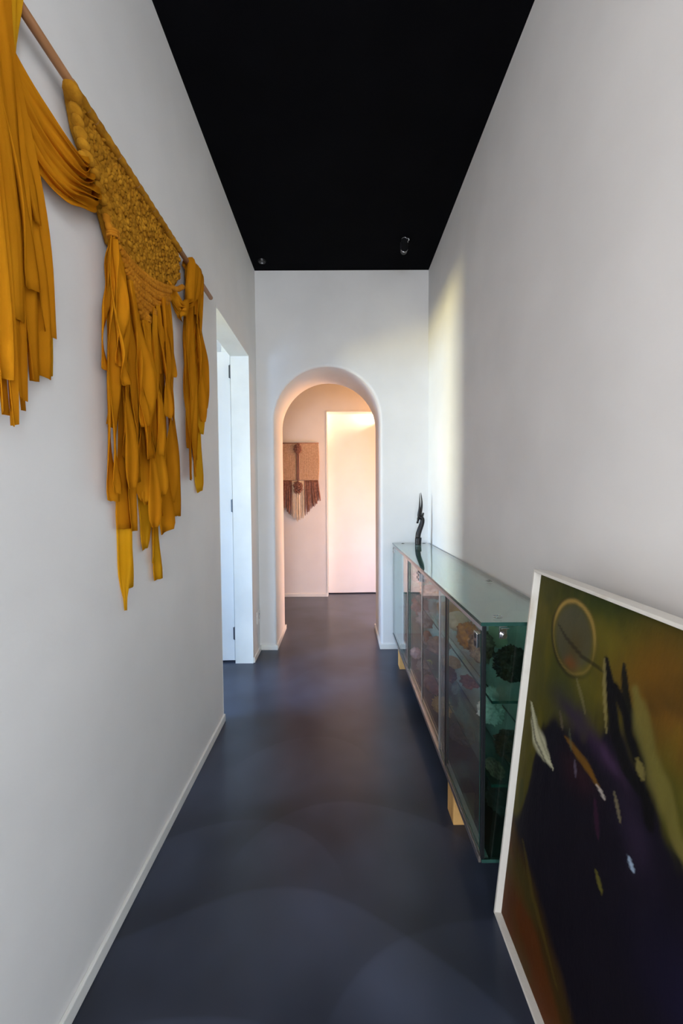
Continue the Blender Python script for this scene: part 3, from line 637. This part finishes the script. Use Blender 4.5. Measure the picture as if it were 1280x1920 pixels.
for i, (nm, mt, x, y, zb, r, amp, fr, sub, rot, lab, cat) in enumerate(ROCKS):
    bm = bmesh.new(); blob(bm, (0, 0, 0), r, sub, amp, fr, i + 1, Matrix.Rotation(rot, 3, 'Z'), ridged=sub >= 4)
    lo = min(v.co.z for v in bm.verts)
    for v in bm.verts:                                     # a flat resting side
        v.co.z = max(v.co.z, lo + r[2] * .18)
    lo += r[2] * .18
    bmesh.ops.translate(bm, verts=bm.verts[:], vec=(0, 0, -lo))
    o = obj(nm, bm, RM[mt], smooth=sub >= 3); o.location = (x, y, zb + .0004)
    tag(o, lab, cat, 'minerals in the glass cabinet')
# wrapped reddish block with a paper label
wr = empty('wrapped_mineral', (.475, 2.16, SH2 + .0004), 'reddish mineral block with a pale paper label on the middle shelf', 'mineral', 'minerals in the glass cabinet')
bm = bmesh.new(); blob(bm, (.475, 2.16, SH2 + .036), (.024, .060, .030), 4, .12, 2.2, 77); child(wr, 'body', bm, RM['red'], smooth=True)
bm = bmesh.new(); box(bm, .4485, .4500, 2.14, 2.17, SH2 + .022, SH2 + .050); child(wr, 'paper_label', bm, M['white_paint'], label='pale paper label')
bm = bmesh.new(); blob(bm, (.475, 2.16, SH2 + .012), (.028, .07, .0095), 3, .1, 2, 3); child(wr, 'stand', bm, RM['grey'], smooth=True)

# ------------------------------------------------------------------ antelope carving on the cabinet
sx0, sy0, sz0 = .548, 2.800, CZ1 + .0006
st = empty('antelope_statue', (sx0, sy0, sz0), 'slim black carved antelope head with tall horns on top of the glass cabinet', 'statue')
K = .000389
def sp(X, Y, dy=0.0): return (sx0 + (X - 578) * K, sy0 + dy, sz0 + (1130 - Y) * K)
bm = bmesh.new(); tube(bm, [sp(577, 1130), sp(577, 1128), sp(578, 1070), sp(582, 1012), sp(582, 1006)], [.0205, .0215, .0222, .0222, .021], 28); child(st, 'plinth', bm, M['ebony'], smooth=True).data.set_sharp_from_angle(angle=.7)
bm = bmesh.new()
P = smooth_path([sp(572, 1010), sp(582, 940), sp(603, 870), sp(632, 790), sp(650, 725), sp(650, 675), sp(630, 645), sp(605, 640), sp(585, 660), sp(575, 695), sp(568, 720), sp(564, 742), sp(563, 750)], 60)
rad = []
prof = [.0180, .0175, .0170, .0165, .0155, .0150, .0145, .0130, .0105, .0075, .0068, .0085, .005]
for i in range(61):
    u = i / 60 * 12; a = min(int(u), 11); rad.append(prof[a] + (prof[a + 1] - prof[a]) * (u - a))
tube(bm, P, rad, 24)
# carved flutes run along the neck
for k, v in enumerate(bm.verts):
    ring = k // 24; c = P[min(ring, 60)]
    if 3 < ring < 36: d = v.co - c; v.co = c + d * (1 + .045 * math.cos(10 * (2 * PI * (k % 24) / 24)))
child(st, 'neck_and_head', bm, M['ebony'], smooth=True)
for dy, pts in ((-.007, [(588, 640), (582, 590), (595, 500), (601, 400), (602, 300), (603, 205)]), (.007, [(618, 640), (628, 560), (645, 440), (646, 350), (637, 260), (629, 195)])):
    bm = bmesh.new(); tube(bm, smooth_path([sp(X, Y, dy) for X, Y in pts], 30), [.0098 - .0086 * (i / 30) ** 1.2 for i in range(31)], 14); child(st, 'horn', bm, M['ebony'], smooth=True)
for dy in (-.012, .010):
    bm = bmesh.new(); tube(bm, smooth_path([sp(645, 655, dy * .6), sp(658, 610, dy), sp(671, 556, dy * 1.4)], 12), [.0042, .0045, .0046, .0046, .0046, .0044, .0042, .0040, .0038, .0036, .0034, .003, .0015], 10); child(st, 'ear', bm, M['ebony'], smooth=True)
bm = bmesh.new(); blob(bm, sp(588, 655, -.011), (.0045, .003, .0035), 2); blob(bm, sp(588, 655, .011), (.0045, .003, .0035), 2); child(st, 'eyes', bm, M['ebony'], smooth=True)

# ------------------------------------------------------------------ framed painting leaning on the right
Lv = Vector((.098, 0, .95)).normalized(); Nv = Vector((Lv.z, 0, -Lv.x)); P0 = Vector((.4155, 1.055, .0006))
UM, VM = 1.30, .956
pt = empty('framed_painting', P0, 'large dark olive and black abstract painting in a worn white box frame, leaning', 'painting')
def pp(u, v, d): return P0 + Vector((0, -u, 0)) + Lv * v + Nv * d
def pbar(u0, u1, v0, v1, d0, d1, bm):
    vs = [bm.verts.new(pp(u, v, d)) for u in (u0, u1) for v in (v0, v1) for d in (d0, d1)]
    for q in ((0, 1, 3, 2), (4, 6, 7, 5), (0, 4, 5, 1), (2, 3, 7, 6), (0, 2, 6, 4), (1, 5, 7, 3)): bm.faces.new([vs[i] for i in q])
fw, fd = .0075, .042
for (a, b, c, d) in ((0, fw, 0, VM), (UM - fw, UM, 0, VM), (fw, UM - fw, VM - fw, VM), (fw, UM - fw, 0, fw)):
    bm = bmesh.new(); pbar(a, b, c, d, 0, fd, bm); child(pt, 'frame_bar', bm, M['frame_white'], bevel=.0012)
# a second thin slat glued behind the outer lip, leaving a dark crack in the frame's side
bm = bmesh.new(); pbar(.02, UM - .02, .02, VM - .02, fd, fd + .004, bm); child(pt, 'backing_board', bm, M['canvas_back'])

def paint_canvas():
    step = .0042; nu, nv = int((UM - 2 * fw) / step), int((VM - 2 * fw) / step)
    U, V = np.meshgrid(np.linspace(fw, UM - fw, nu), np.linspace(fw, VM - fw, nv), indexing='ij')
    rs = np.random.RandomState(5)
    def fbm(fu, fv, oct=4, seed=0):
        r = np.random.RandomState(seed); tot = 0 * U; amp = 1; s = 0
        for o in range(oct):
            gu, gv = int(fu * 2 ** o) + 2, int(fv * 2 ** o) + 2; g = r.rand(gu + 2, gv + 2)
            x, y = U / UM * gu, V / VM * gv; i, j = np.floor(x).astype(int), np.floor(y).astype(int); fx, fy = x - i, y - j
            fx, fy = fx * fx * (3 - 2 * fx), fy * fy * (3 - 2 * fy)
            tot = tot + amp * ((g[i, j] * (1 - fx) + g[i + 1, j] * fx) * (1 - fy) + (g[i, j + 1] * (1 - fx) + g[i + 1, j + 1] * fx) * fy); s += amp; amp *= .55
        return tot / s
    lin = lambda c: np.array(srgb(*c)[:3])
    n1, n2, n3 = fbm(4, 4, 4, 1), fbm(9, 5, 4, 2), fbm(30, 8, 3, 3)
    wu, wv = U + (n1 - .5) * .09, V + (n2 - .5) * .09
    col = np.zeros(U.shape + (3,)) + lin((74, 68, 16))
    def mix(c, a): 
        nonlocal col
        a = np.clip(a, 0, 1)[..., None]; col = col * (1 - a) + lin(c) * a
    sm = lambda e0, e1, x: np.clip((x - e0) / (e1 - e0), 0, 1) ** 2 * (3 - 2 * np.clip((x - e0) / (e1 - e0), 0, 1))
    g = lambda u, v, su, sv: np.exp(-((wu - u) / su) ** 2 - ((wv - v) / sv) ** 2)
    mix((34, 52, 18), g(.22, .93, .20, .06) * .9); mix((30, 50, 20), g(.50, .93, .12, .10) * .7)
    mix((112, 74, 18), g(.42, .86, .10, .07) * .7); mix((120, 66, 20), g(.55, .80, .14, .09) * .6); mix((106, 96, 22), g(.28, .87, .10, .05) * .5)
    mix((84, 78, 22), g(.06, .80, .05, .16) * .6); mix((50, 60, 30), g(.15, .70, .10, .09) * .6); mix((92, 86, 24), g(.25, .77, .05, .05) * .8)
    mix((60, 74, 26), g(.52, .70, .12, .06) * .5); mix((96, 72, 20), g(.75, .8, .25, .12) * .6)
    mix((30, 34, 12), sm(.5, .75, n2) * .5); mix((98, 88, 24), sm(.55, .8, n3) * .25)
    # the dark mass: everything below a jagged profile
    pu = [0, .02, .045, .075, .10, .14, .20, .28, .36, .42, .46, .52, .62, .8, 1.3]
    pv = [.30, .30, .34, .46, .60, .655, .672, .700, .695, .680, .640, .600, .56, .5, .45]
    top = np.interp(U, pu, pv) + (n3 - .5) * .09 + (n1 - .5) * .06
    mix((14, 10, 24), sm(-.02, .03, top - V) * .97)
    bu = [0, .03, .06, .13, .22, .33, .5, .8, 1.3]; bv = [.30, .27, .25, .235, .19, .14, .07, .0, -.05]
    botm = np.interp(U, bu, bv) + (n2 - .5) * .05
    mix((58, 40, 12), sm(-.02, .03, botm - V)); mix((92, 44, 12), sm(0, .04, botm - .05 - V) * (.4 + .6 * n2)); mix((64, 58, 20), sm(0, .03, botm - V) * sm(.5, .7, n1) * .7)
    mix((60, 40, 66), g(.31, .655, .07, .022) * .8 * (.5 + n3)); mix((44, 30, 58), g(.20, .66, .08, .03) * .8); mix((52, 24, 30), g(.24, .56, .05, .03) * .5); mix((28, 24, 60), g(.62, .45, .14, .09) * .5)
    mix((40, 30, 50), g(.40, .59, .05, .05) * .6)
    def stroke(pts, w, c, a=1.0, soft=.35, jag=.35, ends=.45):
        if w < .0052: a, w = a * .75, .0052
        P = [np.array(p) for p in pts]; best = U * 0 + 9; tt = U * 0; tot = len(P) - 1
        uu, vv = U + (n3 - .5) * w * jag * 2, V + (n2 - .5) * w * jag * 2
        for k in range(tot):
            p, q = P[k], P[k + 1]; d = q - p; l2 = d @ d
            t = np.clip(((uu - p[0]) * d[0] + (vv - p[1]) * d[1]) / l2, 0, 1)
            dd = np.hypot(uu - p[0] - t * d[0], vv - p[1] - t * d[1]); m_ = dd < best; best = np.where(m_, dd, best); tt = np.where(m_, (k + t) / tot, tt)
        ww = w * (ends + (1 - ends) * np.sin(np.pi * np.clip(tt, .02, .98)) ** .8) * (.8 + .4 * n1)
        mix(c, (1 - sm(ww * (1 - soft), ww * (1 + soft * .4), best)) * a)
    # ring with a grey-green inside
    eu, ev, ea, eb = .172, .836, .080, .082
    er = np.hypot((U - eu) / ea, (V - ev) / eb) + (n3 - .5) * .06
    mix((74, 72, 58), (1 - sm(.7, 1.0, er)) * .75); mix((70, 56, 16), g(.20, .80, .03, .05) * .6); mix((110, 60, 18), g(.185, .765, .03, .015) * .7)
    ang = np.arctan2(V - ev, U - eu)
    mix((28, 26, 16), np.exp(-((er - 1.05) / .06) ** 2) * (.5 + .5 * np.cos(ang + 2.6)) * .9)
    mix((160, 130, 66), np.exp(-((er - .97) / .06) ** 2) * sm(-.1, .9, np.sin(ang) + .2) * .9); mix((138, 116, 60), np.exp(-((er - .97) / .035) ** 2) * .45)
    stroke([(.115, .845), (.150, .825), (.213, .807), (.288, .806)], .0045, (30, 26, 14), .9)
    stroke([(.290, .83), (.315, .768), (.334, .718), (.37, .671), (.40, .655)], .016, (14, 12, 14))
    stroke([(.322, .790), (.36, .763), (.386, .721), (.417, .670), (.43, .62)], .020, (12, 10, 12)); stroke([(.335, .840), (.345, .80), (.365, .765)], .009, (22, 20, 14))
    stroke([(.283, .83), (.292, .78), (.312, .70)], .0035, (140, 128, 80), .7); stroke([(.205, .755), (.245, .70)], .003, (120, 112, 76), .6)
    stroke([(.367, .810), (.408, .735), (.437, .692), (.471, .650), (.50, .63)], .022, (112, 104, 50), .7, .6, .8); stroke([(.392, .700), (.405, .680)], .010, (118, 108, 58), .8)
    # white leaf shape, ochre blade, pale tips
    stroke([(.026, .605), (.050, .570), (.085, .545), (.116, .528), (.156, .520)], .027, (186, 182, 152), .95, .5, .9, .05); stroke([(.036, .585), (.075, .535), (.13, .515)], .004, (20, 18, 14), .9, .5, .8); stroke([(.06, .585), (.10, .550), (.14, .53)], .005, (90, 88, 60), .6, .6, 1)
    stroke([(.185, .612), (.230, .607), (.275, .600), (.315, .588)], .012, (104, 72, 20), .95, .5, .8, .2); stroke([(.305, .590), (.330, .582)], .004, (190, 180, 170), .9)
    stroke([(.200, .640), (.215, .600)], .004, (90, 96, 70), .5); stroke([(.16, .655), (.175, .625)], .006, (96, 84, 70), .6)
    stroke([(.400, .535), (.415, .522)], .006, (150, 168, 190), .9); stroke([(.330, .442), (.348, .420)], .007, (96, 90, 34), .8); stroke([(.350, .610), (.372, .572)], .002, (130, 120, 90), .7)
    stroke([(.305, .56), (.325, .50)], .007, (60, 26, 50), .5); stroke([(.23, .59), (.24, .56)], .003, (120, 110, 130), .5)
    stroke([(.07, .27), (.14, .19), (.26, .12)], .010, (84, 70, 24), .5, .5, 1.0); stroke([(.03, .40), (.035, .33)], .012, (58, 60, 24), .7, .5, 1)
    col *= (.86 + .28 * n3)[..., None]
    bmw = bmesh.new(); me = None
    relief = (n3 - .5) * .0012
    vs = []
    base = P0
    coords = [pp(float(U[i, j]), float(V[i, j]), .021 - float(relief[i, j])) - base for i in range(nu) for j in range(nv)]
    faces = [(i * nv + j, i * nv + j + 1, (i + 1) * nv + j + 1, (i + 1) * nv + j) for i in range(nu - 1) for j in range(nv - 1)]
    me = bpy.data.meshes.new('canvas'); me.from_pydata([tuple(c) for c in coords], [], faces)
    ca = me.color_attributes.new('pigment', 'FLOAT_COLOR', 'POINT')
    flat = np.concatenate([col, np.ones(U.shape + (1,))], -1).reshape(-1).astype(np.float32); ca.data.foreach_set('color', flat)
    for p in me.polygons: p.use_smooth = True
    m = noise_mat('oil_paint', (0, 0, 0, 1), (0, 0, 0, 1), 60, .6, .35, 130, spec=.12, bdist=.0015, stretch=(1, 1, .4)); nt = m.node_tree
    vc = nt.nodes.new('ShaderNodeVertexColor'); vc.layer_name = 'pigment'; nt.links.new(vc.outputs[0], nt.nodes['Principled BSDF'].inputs['Base Color'])
    me.materials.append(m); o = bpy.data.objects.new('canvas', me); C.objects.link(o); o.parent = pt
    s = o.modifiers.new('thick', 'SOLIDIFY'); s.thickness = .003; s.offset = -1
    bmw.free()
paint_canvas()

# ------------------------------------------------------------------ small fittings
so = empty('wall_socket', (XL, 2.868, .275), 'white double wall socket low on the left wall before the archway', 'socket')
bm = bmesh.new(); box(bm, XL, XL + .008, 2.825, 2.915, .232, .318); child(so, 'cover_plate', bm, M['white_paint'], bevel=.003)
bm = bmesh.new(); tube(bm, [(XL + .0078, 2.888, .275), (XL + .0095, 2.888, .275)], .019, 24); child(so, 'socket_face', bm, M['grey_line'])
bm = bmesh.new(); tube(bm, [(XL + .0090, 2.888, .275), (XL + .0100, 2.888, .275)], .0165, 24); box(bm, XL + .007, XL + .0095, 2.832, 2.856, .245, .305); child(so, 'switch_rocker', bm, M['white_paint'])
cl = empty('ceiling_spotlight', (.425, 2.60, ZC), 'small dark oval spotlight with a chrome rim on the black ceiling at the right', 'spotlight')
def stadium(y, g=1.0):
    P = []
    for j in range(33):
        t = 2 * PI * j / 32; P.append((.414 + .021 * g * math.cos(t), y, 2.717 + .021 * g * math.sin(t) + (.024 if math.sin(t) >= 0 else -.024)))
    return P
bm = bmesh.new(); f_ = bm.faces.new([bm.verts.new(p) for p in stadium(2.572)[:-1]]); ex = bmesh.ops.extrude_face_region(bm, geom=[f_]); bmesh.ops.translate(bm, verts=[g for g in ex['geom'] if isinstance(g, bmesh.types.BMVert)], vec=(0, .03, 0))
child(cl, 'housing', bm, M['black_plastic'], bevel=.003)
bm = bmesh.new(); tube(bm, stadium(2.571), .0020, 8, cap=False); child(cl, 'rim', bm, M['chrome'], smooth=True, label='chrome rim')
bm = bmesh.new(); tube(bm, [(.428, 2.60, ZC), (.428, 2.60, ZC - .006)], .022, 20); tube(bm, [(.436, 2.592, ZC - .004), (.436, 2.592, ZC - .026)], .006, 12); tube(bm, [(.434, 2.575, ZC - .022), (.434, 2.600, ZC - .022)], .007, 12); child(cl, 'mount', bm, M['chrome'])
dt = empty('ceiling_sensor', (-.526, 2.829, ZC), 'tiny dark sensor on the black ceiling at the left corner', 'sensor')
bm = bmesh.new(); tube(bm, [(-.526, 2.829, ZC), (-.526, 2.829, ZC - .010)], [.028, .024], 24); child(dt, 'housing', bm, M['black_plastic'])
bm = bmesh.new(); tube(bm, [(-.526, 2.829, ZC - .0098), (-.526, 2.829, ZC - .016)], .008, 16); child(dt, 'lens', bm, M['chrome'])
